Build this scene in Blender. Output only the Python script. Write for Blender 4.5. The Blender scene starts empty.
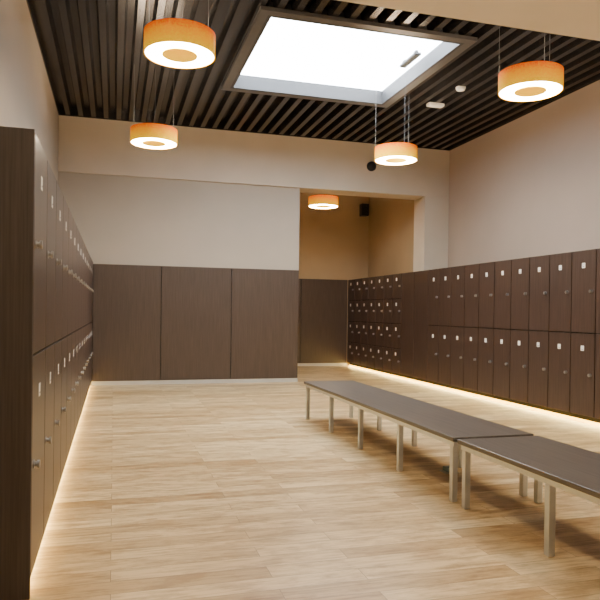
import bpy, bmesh, math
from math import *
from mathutils import Matrix, Vector
C = bpy.context.scene.collection

# ---------------------------------------------------------------- materials
def lin(c):
    return tuple(((x/255)/12.92 if x/255 <= .04045 else ((x/255+.055)/1.055)**2.4) for x in c)+(1,)
def new_mat(name):
    m = bpy.data.materials.new(name); m.use_nodes = True
    nt = m.node_tree; b = nt.nodes['Principled BSDF']
    return m, nt, b
def N(nt, t, **kw):
    n = nt.nodes.new(t)
    for k, v in kw.items():
        if k in n.inputs.keys(): n.inputs[k].default_value = v
        else: setattr(n, k, v)
    return n
def plain(name, col, rough=.6, metal=0, var=.06, scale=8, bump=0, bscale=200):
    m, nt, b = new_mat(name)
    tc = N(nt, 'ShaderNodeTexCoord'); no = N(nt, 'ShaderNodeTexNoise', Scale=scale, Detail=4.)
    nt.links.new(tc.outputs['Object'], no.inputs['Vector'])
    cr = N(nt, 'ShaderNodeValToRGB'); c = lin(col)
    cr.color_ramp.elements[0].position = .3; cr.color_ramp.elements[1].position = .7
    cr.color_ramp.elements[0].color = tuple(x*(1-var) for x in c[:3])+(1,)
    cr.color_ramp.elements[1].color = tuple(min(1, x*(1+var)) for x in c[:3])+(1,)
    nt.links.new(no.outputs['Fac'], cr.inputs['Fac']); nt.links.new(cr.outputs['Color'], b.inputs['Base Color'])
    b.inputs['Roughness'].default_value = rough; b.inputs['Metallic'].default_value = metal
    if bump:
        n2 = N(nt, 'ShaderNodeTexNoise', Scale=bscale, Detail=3.); nt.links.new(tc.outputs['Object'], n2.inputs['Vector'])
        bp = N(nt, 'ShaderNodeBump', Strength=bump, Distance=.002); nt.links.new(n2.outputs['Fac'], bp.inputs['Height'])
        nt.links.new(bp.outputs['Normal'], b.inputs['Normal'])
    return m
def wood(name, c1, c2, rough=.45, axis='Z', fine=90, spec=.5):
    m, nt, b = new_mat(name)
    tc = N(nt, 'ShaderNodeTexCoord'); oi = N(nt, 'ShaderNodeObjectInfo')
    ad = N(nt, 'ShaderNodeVectorMath', operation='ADD'); sc = N(nt, 'ShaderNodeVectorMath', operation='SCALE')
    cmb = N(nt, 'ShaderNodeCombineXYZ')
    for i in range(3): nt.links.new(oi.outputs['Random'], cmb.inputs[i])
    nt.links.new(cmb.outputs[0], sc.inputs[0]); sc.inputs['Scale'].default_value = 7
    nt.links.new(tc.outputs['Object'], ad.inputs[0]); nt.links.new(sc.outputs[0], ad.inputs[1])
    mp = N(nt, 'ShaderNodeMapping')
    mp.inputs['Scale'].default_value = {'Z': (fine, fine, 2.2), 'Y': (fine, 2.2, fine), 'X': (2.2, fine, fine)}[axis]
    nt.links.new(ad.outputs[0], mp.inputs['Vector'])
    no = N(nt, 'ShaderNodeTexNoise', Scale=1., Detail=5., Roughness=.6); nt.links.new(mp.outputs[0], no.inputs['Vector'])
    cr = N(nt, 'ShaderNodeValToRGB')
    cr.color_ramp.elements[0].position = .32; cr.color_ramp.elements[1].position = .68
    cr.color_ramp.elements[0].color = lin(c1); cr.color_ramp.elements[1].color = lin(c2)
    nt.links.new(no.outputs['Fac'], cr.inputs['Fac']); nt.links.new(cr.outputs['Color'], b.inputs['Base Color'])
    b.inputs['Roughness'].default_value = rough
    b.inputs['Specular IOR Level'].default_value = spec
    bp = N(nt, 'ShaderNodeBump', Strength=.12, Distance=.001); nt.links.new(no.outputs['Fac'], bp.inputs['Height'])
    nt.links.new(bp.outputs['Normal'], b.inputs['Normal'])
    return m
def floor_mat():
    m, nt, b = new_mat('oak_plank_floor')
    tc = N(nt, 'ShaderNodeTexCoord')
    br = N(nt, 'ShaderNodeTexBrick', offset=.37, offset_frequency=2, squash=1.0)
    br.inputs['Scale'].default_value = 1; br.inputs['Brick Width'].default_value = 1.3
    br.inputs['Row Height'].default_value = .15; br.inputs['Mortar Size'].default_value = .0018
    br.inputs['Mortar Smooth'].default_value = .5; br.inputs['Bias'].default_value = 0
    br.inputs['Color1'].default_value = lin((194, 160, 110)); br.inputs['Color2'].default_value = lin((240, 213, 165))
    br.inputs['Mortar'].default_value = lin((150, 120, 82))
    nt.links.new(tc.outputs['Object'], br.inputs['Vector'])
    mp = N(nt, 'ShaderNodeMapping'); mp.inputs['Scale'].default_value = (3.0, 40, 1)
    ad = N(nt, 'ShaderNodeVectorMath', operation='ADD'); sc = N(nt, 'ShaderNodeVectorMath', operation='SCALE'); sc.inputs['Scale'].default_value = 13
    nt.links.new(br.outputs['Color'], sc.inputs[0]); nt.links.new(sc.outputs[0], ad.inputs[1]); nt.links.new(tc.outputs['Object'], ad.inputs[0])
    nt.links.new(ad.outputs[0], mp.inputs['Vector'])
    no = N(nt, 'ShaderNodeTexNoise', Scale=1., Detail=6., Roughness=.66, Distortion=.4); nt.links.new(mp.outputs[0], no.inputs['Vector'])
    cr = N(nt, 'ShaderNodeValToRGB'); cr.color_ramp.elements[0].position = .35; cr.color_ramp.elements[1].position = .54
    cr.color_ramp.elements[0].color = (.52, .44, .35, 1); cr.color_ramp.elements[1].color = (1, 1, 1, 1)
    nt.links.new(no.outputs['Fac'], cr.inputs['Fac'])
    mx = N(nt, 'ShaderNodeMix', data_type='RGBA', blend_type='MULTIPLY'); mx.inputs[0].default_value = .65
    nt.links.new(br.outputs['Color'], mx.inputs[6]); nt.links.new(cr.outputs['Color'], mx.inputs[7])
    n3 = N(nt, 'ShaderNodeTexNoise', Scale=4., Detail=5., Roughness=.65); mp3 = N(nt, 'ShaderNodeMapping'); mp3.inputs['Scale'].default_value = (1, 2.2, 1)
    nt.links.new(ad.outputs[0], mp3.inputs['Vector']); nt.links.new(mp3.outputs[0], n3.inputs['Vector'])
    cr3 = N(nt, 'ShaderNodeValToRGB'); cr3.color_ramp.elements[0].position = .38; cr3.color_ramp.elements[1].position = .54
    cr3.color_ramp.elements[0].color = (.68, .59, .48, 1); cr3.color_ramp.elements[1].color = (1, 1, 1, 1)
    nt.links.new(n3.outputs['Fac'], cr3.inputs['Fac'])
    mx2 = N(nt, 'ShaderNodeMix', data_type='RGBA', blend_type='MULTIPLY'); mx2.inputs[0].default_value = .8
    nt.links.new(mx.outputs[2], mx2.inputs[6]); nt.links.new(cr3.outputs['Color'], mx2.inputs[7])
    nt.links.new(mx2.outputs[2], b.inputs['Base Color'])
    b.inputs['Roughness'].default_value = .32; b.inputs['Specular IOR Level'].default_value = .5
    bp = N(nt, 'ShaderNodeBump', Strength=.2, Distance=.002); nt.links.new(no.outputs['Fac'], bp.inputs['Height'])
    nt.links.new(bp.outputs['Normal'], b.inputs['Normal'])
    return m
def emis(name, col, strength, base=None):
    m, nt, b = new_mat(name)
    b.inputs['Base Color'].default_value = lin(base or col); b.inputs['Roughness'].default_value = .5
    b.inputs['Emission Color'].default_value = lin(col); b.inputs['Emission Strength'].default_value = strength
    return m
def shade_mat(name, cols, st):
    m, nt, b = new_mat(name)
    tc = N(nt, 'ShaderNodeTexCoord'); sp = N(nt, 'ShaderNodeSeparateXYZ'); nt.links.new(tc.outputs['Object'], sp.inputs[0])
    mr = N(nt, 'ShaderNodeMapRange'); mr.inputs['From Min'].default_value = -.1; mr.inputs['From Max'].default_value = .1
    nt.links.new(sp.outputs['Z'], mr.inputs['Value'])
    no = N(nt, 'ShaderNodeTexNoise', Scale=70., Detail=3.); nt.links.new(tc.outputs['Object'], no.inputs['Vector'])
    ma = N(nt, 'ShaderNodeMath', operation='MULTIPLY_ADD'); nt.links.new(no.outputs['Fac'], ma.inputs[0]); ma.inputs[1].default_value = .8
    nt.links.new(mr.outputs[0], ma.inputs[2])
    ad = N(nt, 'ShaderNodeMath', operation='SUBTRACT'); nt.links.new(ma.outputs[0], ad.inputs[0]); ad.inputs[1].default_value = .4
    cr = N(nt, 'ShaderNodeValToRGB'); e = cr.color_ramp.elements
    e[0].position = 0; e[0].color = lin(cols[0]); e[1].position = 1; e[1].color = lin(cols[2])
    x = e.new(.65); x.color = lin(cols[1])
    nt.links.new(ad.outputs[0], cr.inputs['Fac'])
    nt.links.new(cr.outputs['Color'], b.inputs['Base Color']); nt.links.new(cr.outputs['Color'], b.inputs['Emission Color'])
    b.inputs['Emission Strength'].default_value = st; b.inputs['Roughness'].default_value = .8
    b.inputs['Specular IOR Level'].default_value = .05
    return m

M = dict(
 floor=floor_mat(),
 wall_l=plain('grey_beige_plaster', (172, 161, 148), .85, var=.03, scale=1.5, bump=.1),
 wall_b=plain('light_grey_plaster', (180, 169, 155), .85, var=.03, scale=1.5, bump=.1),
 wall_r=plain('warm_beige_plaster', (188, 169, 153), .85, var=.03, scale=1.5, bump=.1),
 alc=plain('ochre_plaster', (170, 148, 118), .85, var=.04, scale=1.5, bump=.1),
 beam=plain('cream_beam_paint', (208, 195, 178), .8, var=.03, scale=2, bump=.08),
 beam_lit=plain('cream_beam_painted_light', (246, 240, 232), .8, var=.02, scale=2, bump=.08),  # beam colour lightened to stand in for light on the near beam
 deck=plain('dark_metal_deck', (66, 62, 62), .27, metal=.7, var=.12, scale=3),
 lock=wood('wenge_laminate', (56, 42, 36), (78, 61, 53), .36),
 body=wood('dark_carcass_laminate', (14, 11, 10), (18, 15, 14), .7),
 panel=wood('brown_wall_laminate', (68, 56, 49), (84, 70, 62), .38),
 endp=wood('grey_brown_end_laminate', (58, 50, 47), (76, 67, 63), .5),
 bench=wood('charcoal_bench_laminate', (78, 72, 69), (100, 93, 88), .30, axis='Y', fine=60),
 steel=plain('satin_steel', (200, 206, 216), .34, metal=.85, var=.04, scale=20),
 chrome=plain('steel_knob_metal', (170, 170, 174), .3, metal=.85, var=.03),
 dark=plain('black_plastic', (22, 22, 23), .5, var=.1),
 ink=plain('dark_print', (110, 110, 116), .6, var=.1),
 white=plain('white_plastic', (246, 245, 241), .5, var=.01),
 base=plain('grey_skirting_aluminium', (190, 187, 182), .5, metal=.1, var=.03),
 socket=plain('grey_blue_socket_plastic', (120, 140, 146), .5, var=.05),
 sky=emis('opal_skylight_glazing', (236, 246, 255), 24.0),
 frame=plain('grey_skylight_frame', (86, 83, 82), .45, metal=.3, var=.05),
 reveal=plain('grey_skylight_reveal', (58, 59, 62), .6, metal=.1, var=.05),
 shade=shade_mat('orange_felt_shade', [(255, 196, 0), (246, 152, 0), (218, 84, 0)], .62),
 inner=shade_mat('yellow_lit_inner_shade', [(255, 214, 30), (250, 190, 10), (236, 160, 0)], .8),
 diff=emis('warm_white_diffuser', (255, 235, 200), 68.0),
 up=emis('added_warm_uplight', (255, 232, 196), 56.0),  # glow added to brighten the ceiling
 led=emis('warm_led_tape', (255, 214, 100), 6.0),
 wire=plain('steel_wire', (110, 108, 106), .5, metal=.3),
)

# ---------------------------------------------------------------- mesh helpers
def finish(bm, name, mats, smooth=False):
    me = bpy.data.meshes.new(name)
    bmesh.ops.recalc_face_normals(bm, faces=bm.faces[:])
    bm.to_mesh(me); bm.free()
    for m in mats: me.materials.append(M[m])
    if smooth:
        for p in me.polygons: p.use_smooth = True
        me.set_sharp_from_angle(angle=radians(35))
    return me
def add_box(bm, x0, x1, y0, y1, z0, z1, bev=0, mi=0):
    b2 = bmesh.new()
    bmesh.ops.create_cube(b2, size=1, matrix=Matrix.Translation(((x0+x1)/2, (y0+y1)/2, (z0+z1)/2)) @ Matrix.Diagonal((abs(x1-x0), abs(y1-y0), abs(z1-z0), 1)))
    if bev: bmesh.ops.bevel(b2, geom=b2.edges[:], offset=bev, segments=2, affect='EDGES', profile=.5)
    for f in b2.faces: f.material_index = mi
    t = bpy.data.meshes.new('t'); b2.to_mesh(t); b2.free(); bm.from_mesh(t); bpy.data.meshes.remove(t)
def box_mesh(name, mat, *a, bev=0):
    bm = bmesh.new(); add_box(bm, *a, bev=bev); return finish(bm, name, [mat])
def add_lathe(bm, prof, seg=48, axis='Z', origin=(0, 0, 0), closed=False, mi=0):
    rings = []
    for r, h in prof:
        ring = []
        for i in range(seg):
            a = 2*pi*i/seg; p = (r*cos(a), r*sin(a), h)
            if axis == 'X': p = (h, r*cos(a), r*sin(a))
            if axis == 'Y': p = (r*cos(a), h, r*sin(a))
            ring.append(bm.verts.new(Vector(p)+Vector(origin)))
        rings.append(ring)
    n = len(rings)
    for k in range(n if closed else n-1):
        A, B = rings[k], rings[(k+1) % n]
        for i in range(seg):
            f = bm.faces.new((A[i], A[(i+1) % seg], B[(i+1) % seg], B[i])); f.material_index = mi
    if not closed:
        for rg in (rings[0], rings[-1]):
            try:
                f = bm.faces.new(rg); f.material_index = mi
            except ValueError: pass
def obj(name, me, loc=(0, 0, 0), parent=None, **props):
    o = bpy.data.objects.new(name, me); C.objects.link(o); o.location = loc
    if parent: o.parent = parent
    for k, v in props.items(): o[k] = v
    return o
def empty(name, loc, **props):
    o = bpy.data.objects.new(name, None); C.objects.link(o); o.location = loc; o.empty_display_size = .2
    for k, v in props.items(): o[k] = v
    return o
def struct(name, mat, *a, bev=0):
    return obj(name, box_mesh(name, mat, *a, bev=bev), kind='structure')

# ---------------------------------------------------------------- dimensions
XL, XW, XR, XRW = -.373, -.993, 5.924, 6.867
YN, YB, YF = -2.2, 12.45, 16.05
ZC, ZL = 4.9, 2.26

# ---------------------------------------------------------------- room shell
struct('floor', 'floor', XW-.15, XRW+.15, YN-.15, YF+.15, -.12, 0)
struct('wall_left', 'wall_l', XW-.15, XW, YN, YB, 0, 5.3)
struct('wall_right', 'wall_r', XRW, XRW+.15, YN, 12.94, 0, 5.3)
struct('wall_front', 'wall_b', XW-.15, XRW+.15, YN-.15, YN, 0, 5.3)
struct('wall_back', 'wall_b', XW-.15, 3.56, YB+.03, YB+.13, 0, 4.0)
struct('wall_alcove_right', 'alc', 6.5, 6.65, 12.94, YF, 0, 4.6)
struct('wall_alcove_back', 'alc', 2.0, 6.65, YF, YF+.15, 0, 4.6)
struct('wall_alcove_left', 'alc', 2.0, 2.15, YB+.13, YF, 0, 4.6)
struct('ceiling_alcove', 'alc', 2.0, 6.65, 12.94, YF+.15, 4.6, 4.7)
struct('trim_1', 'beam', XW, XRW, YB-.02, 12.94, 3.885, 5.3, bev=.006)       # beam above the opening
struct('trim_2', 'beam', 6.30, XRW, YB-.02, 12.94, 0, 3.885, bev=.006)       # column
struct('trim_3', 'beam_lit', XW, XRW, 4.2, 4.92, 3.9, 5.3, bev=.006)            # near beam, brightness painted into its colour
struct('trim_4', 'deck', XW, XRW, YB-.035, YB-.02, ZC-.01, ZC+.12)           # closing angle at the deck end
struct('trim_5', 'deck', XRW-.015, XRW, 4.92, YB-.035, ZC-.01, ZC+.12)
struct('trim_6', 'deck', XW, XW+.015, 4.92, YB-.035, ZC-.01, ZC+.12)

# corrugated metal deck with skylight opening
SX0, SX1, SY0, SY1 = 1.74, 4.22, 7.42, 9.92
bm = bmesh.new()
def deck(x0, x1, y0, y1, p=.22, dep=.12):
    XO = 5.11-.15-.22*35
    k0 = math.floor((x0-XO)/p)
    prof = [(0, dep), (.08, dep), (.11, 0), (.19, 0), (.22, dep)]
    def z(x):
        t = (x-XO) % p
        for (a, b), (c, d) in zip(prof[:-1], prof[1:]):
            if a <= t <= c: return b+(d-b)*(t-a)/(c-a)
        return dep
    xs = {x0, x1}
    for k in range(k0, k0+200):
        for a, _ in prof[:-1]:
            x = XO+k*p+a
            if x0 < x < x1: xs.add(x)
    prev = None
    for x in sorted(xs):
        v = [bm.verts.new((x, y0, ZC+z(x))), bm.verts.new((x, y1, ZC+z(x))), bm.verts.new((x, y0, ZC+.22)), bm.verts.new((x, y1, ZC+.22))]
        if prev:
            bm.faces.new((prev[0], v[0], v[1], prev[1])); bm.faces.new((prev[2], prev[3], v[3], v[2]))
            bm.faces.new((prev[0], prev[2], v[2], v[0])); bm.faces.new((prev[1], v[1], v[3], prev[3]))
        prev = v
o5 = .05
deck(XW, SX0-o5, YN, YB); deck(SX1+o5, XRW, YN, YB); deck(SX0-o5, SX1+o5, YN, SY0-o5); deck(SX0-o5, SX1+o5, SY1+o5, YB)
obj('ceiling', finish(bm, 'ceiling', ['deck']), kind='structure')

# skylight: frame, glazing, opener
sk = empty('window_1', ((SX0+SX1)/2, (SY0+SY1)/2, ZC), kind='structure')
w2, l2 = (SX1-SX0)/2, (SY1-SY0)/2
bm = bmesh.new(); t = .045
for a in [(-w2-t, -w2, -l2-t, l2+t), (w2, w2+t, -l2-t, l2+t), (-w2, w2, -l2-t, -l2), (-w2, w2, l2, l2+t)]:
    add_box(bm, *a, -.045, .34, bev=.003, mi=1)
for a in [(-w2-.16, -w2-t, -l2-.16, l2+.16), (w2+t, w2+.16, -l2-.16, l2+.16), (-w2-t, w2+t, -l2-.16, -l2-t), (-w2-t, w2+t, l2+t, l2+.16)]:
    add_box(bm, *a, -.045, 0.0)
obj('skylight_frame', finish(bm, 'skylight_frame', ['frame', 'reveal']), parent=sk)
obj('skylight_glazing', box_mesh('skylight_glazing', 'sky', -w2+.001, w2-.001, -l2+.001, l2-.001, .17, .19), parent=sk)
bm = bmesh.new(); add_box(bm, -.05, .05, -.26, .26, -.02, .02, bev=.01); add_box(bm, -.02, .02, -.22, -.14, .02, .06); add_box(bm, -.02, .02, .14, .22, .02, .06)
obj('window_opener', finish(bm, 'window_opener', ['dark']), loc=(w2-.20, -.22, .11), parent=sk)

# wall panels on the back wall + skirting
def wall_panel(y1, x0, x1, z0, z1, lab):
    w = x1-x0-.012
    o = obj('wall_panel', box_mesh('wall_panel', 'panel', -w/2, w/2, -.022, -.004, 0, z1-z0, bev=.002), loc=((x0+x1)/2, y1, z0),
            label=lab, category='wall panel', group='brown laminate wall panels')
lab = 'tall brown wood-grain laminate panel covering lower back wall'
for x0, x1 in [(XL, .86), (.86, 2.2), (2.2, 3.56)]: wall_panel(YB+.03, x0, x1, .075, 2.235, lab)
for x0, x1 in [(2.15, 3.4), (3.4, 4.65), (4.65, 5.92)]: wall_panel(YF, x0, x1, .075, 2.26, 'brown laminate panel at the end of the locker alcove')
struct('trim_7', 'body', XL, 3.56, YB+.026, YB+.03, .075, 2.235)   # dark backing board showing in the panel joints
struct('trim_8', 'body', 2.15, 5.92, YF-.004, YF, .075, 2.26)
struct('baseboard_back', 'base', XL, 3.56, YB+.012, YB+.03, 0, .072)
struct('baseboard_alcove', 'base', 2.15, 5.92, YF-.018, YF, 0, .072)

# ---------------------------------------------------------------- lockers
def knob_mesh(s):
    bm = bmesh.new()
    add_lathe(bm, [(.0001, 0), (.022, 0), (.022, .005*s), (.013, .006*s), (.013, .016*s), (.021, .018*s), (.021, .03*s), (.0001, .032*s)], 16, 'X')
    return finish(bm, 'knob', ['chrome'], True)
def plate_mesh(s):
    bm = bmesh.new(); add_box(bm, 0, .002*s, -.03, .03, -.034, .034, mi=0)
    add_box(bm, .002*s, .003*s, -.014, .014, -.018, -.012, mi=1)
    return finish(bm, 'number_plate', ['white', 'ink'])
KN = {1: knob_mesh(1), -1: knob_mesh(-1)}; PL = {1: plate_mesh(1), -1: plate_mesh(-1)}
def make_locker(s, w, depth, rows, name, lab, grp, loc):
    """s = outward direction of the front (+1 / -1 along X); origin on the floor at the front plane"""
    e = empty(name, loc, label=lab, category='locker', group=grp)
    z0, z1 = .085, ZL
    obj('body', box_mesh('locker_body', 'body', -s*.02, -s*depth, -w/2, w/2, z0, z1), parent=e)
    obj('plinth', box_mesh('locker_plinth', 'body', -s*.09, -s*depth, -w/2, w/2, 0, z0), parent=e)
    dh = (z1-z0)/rows
    dme = box_mesh('locker_door', 'lock', -s*.02, 0, -w/2+.008, w/2-.008, .007, dh-.007, bev=.002)
    for r in range(rows):
        d = obj('door', dme, loc=(0, 0, z0+r*dh), parent=e)
        obj('knob', KN[s], loc=(0, -w/2+.075, dh*.50), parent=d)
        obj('number_plate', PL[s], loc=(0, 0.0 if rows == 2 else .02, dh-(.20 if rows == 2 else .12)), parent=d)
    return e
def copy_tree(e, loc):
    def rec(o, par):
        n = o.copy(); C.objects.link(n)
        if par: n.parent = par
        for ch in o.children: rec(ch, n)
        return n
    n = rec(e, None); n.location = loc; return n

wl = (YB-.01-3.36)/15
e = make_locker(1, wl, .615, 2, 'locker', 'two-door dark brown wood-grain locker with lit toe gap', 'lockers along the grey wall', (XL, 3.36+wl/2, 0))
for i in range(1, 15): copy_tree(e, (XL, 3.36+wl*(i+.5), 0))
wr = .46
e = make_locker(-1, wr, .94, 2, 'locker', 'two-door dark brown locker in the long row behind benches', 'lockers along the beige wall', (XR, 11.5-wr/2, 0))
for i in range(1, 14): copy_tree(e, (XR, 11.5-wr*(i+.5), 0))
ws = 3.3/7
e = make_locker(-1, ws, .36, 4, 'locker', 'column of four small square dark brown lockers', 'small lockers in the alcove', (XR, 12.72+ws/2, 0))
for i in range(1, 7): copy_tree(e, (XR, 12.72+ws*(i+.5), 0))
for i in range(2):
    w = .61
    e = empty('filler_cabinet', (XR, 11.5+w*(i+.5), 0), label='plain dark brown laminate filler front between locker rows', category='cabinet', group='filler fronts')
    obj('front_panel', box_mesh('front_panel', 'lock', 0, .02, -w/2+.006, w/2-.006, .091, ZL-.006, bev=.002), parent=e)
    obj('body', box_mesh('filler_body', 'body', .02, .36, -w/2, w/2, .085, ZL), parent=e)
    obj('plinth', box_mesh('filler_plinth', 'body', .09, .36, -w/2, w/2, 0, .085), parent=e)
obj('locker_end_panel', box_mesh('locker_end_panel', 'endp', 0, .62, -.024, 0, 0, ZL, bev=.002), loc=(XW, 3.358, 0),
    label='full-height grey-brown laminate side panel closing the locker row', category='panel')

# led strips fixed along the foot of the plinths
def led(name, x, y0, y1, s, lab, pw, zl, tilt):
    L = y1-y0
    obj('led_strip', box_mesh('led_strip', 'led', s*.003, s*.012, -L/2, L/2, 0, .026), loc=(x, (y0+y1)/2, 0), label=lab, category='light strip')
    ld = bpy.data.lights.new(name, 'AREA'); ld.shape = 'RECTANGLE'; ld.size = .02; ld.size_y = L; ld.energy = pw*L; ld.color = (1, .71, .22)
    o = bpy.data.objects.new(name, ld); C.objects.link(o); o.location = (x+s*.022, (y0+y1)/2, zl)
    o.rotation_euler = (0, s*-radians(tilt), 0)
led('toe_light', XL-.07, 3.38, YB-.03, 1, 'warm glowing LED strip under the locker row by the grey wall', 2.8, .045, 35)
led('toe_light', XR+.07, 5.1, 16.0, -1, 'warm glowing LED strip under the locker row behind benches', 5.5, .045, 45)

# ---------------------------------------------------------------- benches
def bench(y0, y1, legs, lab):
    xc, w, zt = 2.755, .69, .49
    yc = (y0+y1)/2; L = y1-y0
    e = empty('bench', (xc, yc, 0), label=lab, category='bench', group='changing room benches')
    obj('seat', box_mesh('bench_seat', 'bench', -w/2, w/2, -L/2, L/2, zt-.032, zt, bev=.004), parent=e)
    bm = bmesh.new(); z1 = zt-.032; z0 = z1-.04; i = .02; tb = .04
    for sx in (-1, 1):
        xa = sx*(w/2-i); add_box(bm, min(xa, xa-sx*tb), max(xa, xa-sx*tb), -L/2+i, L/2-i, z0, z1, bev=.003)
    for ly in legs: add_box(bm, -w/2+i+tb, w/2-i-tb, ly-yc-.02, ly-yc+.02, z0, z1, bev=.003)
    obj('frame', finish(bm, 'bench_frame', ['steel']), parent=e)
    lm = bmesh.new(); add_box(lm, -.0225, .0225, -.0225, .0225, .004, z0, bev=.003); add_box(lm, -.018, .018, -.018, .018, 0, .005)
    lm = finish(lm, 'bench_leg', ['steel'])
    for ly in legs:
        for sx in (-1, 1): obj('leg', lm, loc=(sx*(w/2-i-.022), ly-yc, 0), parent=e)
bench(4.25, 8.14, [8.08, 7.13, 6.20, 5.25, 4.31], 'long grey-brown topped bench on square steel legs')
bench(.30, 4.19, [4.13, 3.20, 2.27, 1.34, .37], 'long grey-brown bench on steel legs set end to end with another')

# small floor socket under the bench
e = empty('floor_socket', (2.87, 5.12, 0), label='small grey-blue floor socket box beneath the bench', category='floor socket')
obj('base', box_mesh('socket_base', 'base', -.065, .065, -.065, .065, 0, .008, bev=.003), parent=e)
obj('cover', box_mesh('socket_cover', 'socket', -.045, .045, -.045, .045, .008, .05, bev=.008), parent=e)

# ---------------------------------------------------------------- pendant lamps
R, r, H = .325, .15, .20
bm = bmesh.new()
add_lathe(bm, [(R, -H/2), (R, H/2), (R-.012, H/2), (R-.012, -H/2)], 64, closed=True)
shade = finish(bm, 'lamp_shade', ['shade'], True)
bm = bmesh.new()
add_lathe(bm, [(r, -H/2), (r, H/2), (r+.012, H/2), (r+.012, -H/2)], 64, closed=True)
inner = finish(bm, 'inner_shade', ['inner'], True)
bm = bmesh.new(); add_lathe(bm, [(r+.013, -H/2+.006), (R-.013, -H/2+.006), (R-.013, -H/2+.014), (r+.013, -H/2+.014)], 64, closed=True)
diff = finish(bm, 'lamp_diffuser', ['diff'])
bm = bmesh.new(); add_lathe(bm, [(r+.013, H/2-.014), (R-.013, H/2-.014), (R-.013, H/2-.006), (r+.013, H/2-.006)], 64, closed=True)
uplight = finish(bm, 'added_uplight', ['up'])  # glowing top ring added to the lamps as an uplight for the deck
def lamp(x, y, z, ztop, lab):
    e = empty('pendant_lamp', (x, y, z), label=lab, category='lamp', group='orange ring pendant lamps')
    obj('lamp_shade', shade, parent=e); obj('inner_shade', inner, parent=e, label='yellow glowing inner ring')
    obj('diffuser', diff, parent=e); obj('added_uplight', uplight, parent=e)
    for k in range(3):
        a = 2*pi*k/3+.5; bm = bmesh.new()
        add_lathe(bm, [(.0018, H/2-.012), (.0018, ztop-z)], 6, origin=((R-.006)*cos(a), (R-.006)*sin(a), 0))
        obj('suspension_wire', finish(bm, 'suspension_wire', ['wire']), parent=e)
ll = 'orange felt ring pendant lamp with glowing white underside'
for x, y, z, zt in [(.56, 6.06, 3.85, 4.91), (.52, 9.37, 3.85, 4.91), (4.19, 5.89, 3.85, 4.91), (4.15, 9.18, 3.85, 4.91), (.55, 2.6, 3.85, 4.91), (4.17, 2.6, 3.85, 4.91), (.55, -.6, 3.85, 4.91), (4.17, -.6, 3.85, 4.91)]:  # last four pendants are out of view, added to light the near end
    lamp(x, y, z, zt, ll)
lamp(4.36, 13.4, 3.80, 4.6, 'orange ring pendant lamp hanging in the locker alcove')

# ---------------------------------------------------------------- small fixtures
bm = bmesh.new(); add_lathe(bm, [(.0001, .01), (.075, .01), (.075, -.012), (.06, -.04), (.03, -.05), (.0001, -.052)], 32)
obj('smoke_detector', finish(bm, 'smoke_detector', ['white'], True), loc=(5.12, 8.95, ZC), label='small round white smoke detector on the dark ceiling', category='smoke detector')
bm = bmesh.new(); add_box(bm, -.14, .14, -.06, .06, -.05, 0, bev=.01); add_box(bm, -.11, .11, -.04, .04, -.058, -.05, bev=.003)
obj('emergency_light', finish(bm, 'emergency_light', ['white']), loc=(5.11, 9.75, ZC+.0005), label='white rectangular emergency light on the dark ceiling', category='light')
bm = bmesh.new(); add_lathe(bm, [(.0001, .004), (.1, .004), (.1, -.03), (.085, -.06), (.05, -.085), (.0001, -.095)], 32, 'Y')
obj('round_speaker', finish(bm, 'round_speaker', ['dark'], True), loc=(5.07, YB-.02, 4.42), label='small round black speaker on the cream beam', category='speaker')
e = empty('wall_speaker', (6.30, YF-.0, 4.10), label='black box speaker mounted high in the alcove corner', category='speaker')
bm = bmesh.new(); add_box(bm, -.10, .10, -.26, -.06, -.16, .16, bev=.015); add_box(bm, -.03, .03, -.06, 0, -.04, .04)
obj('body', finish(bm, 'speaker_body', ['dark']), parent=e)
bm = bmesh.new(); add_lathe(bm, [(.07, -.26), (.065, -.268), (.02, -.262), (.0001, -.268)], 24, 'Y', origin=(0, 0, -.05)); add_lathe(bm, [(.03, -.26), (.025, -.266), (.0001, -.264)], 24, 'Y', origin=(0, 0, .09))
obj('speaker_cone', finish(bm, 'speaker_cone', ['dark'], True), parent=e)

# ---------------------------------------------------------------- world, camera
w = bpy.data.worlds.new('world'); bpy.context.scene.world = w; w.use_nodes = True
w.node_tree.nodes['Background'].inputs[0].default_value = (.6, .7, .85, 1); w.node_tree.nodes['Background'].inputs[1].default_value = .5
cd = bpy.data.cameras.new('camera'); cam = bpy.data.objects.new('camera', cd); C.objects.link(cam)
cd.sensor_width = 36; cd.lens = 36*646.28/600; cd.shift_y = .0259; cd.clip_start = .05
cam.matrix_world = Matrix.Translation((0, 0, 1.4)) @ Matrix.Rotation(-.2807, 4, 'Z') @ Matrix.Rotation(pi/2-.0055, 4, 'X') @ Matrix.Rotation(.0131, 4, 'Z')
bpy.context.scene.camera = cam
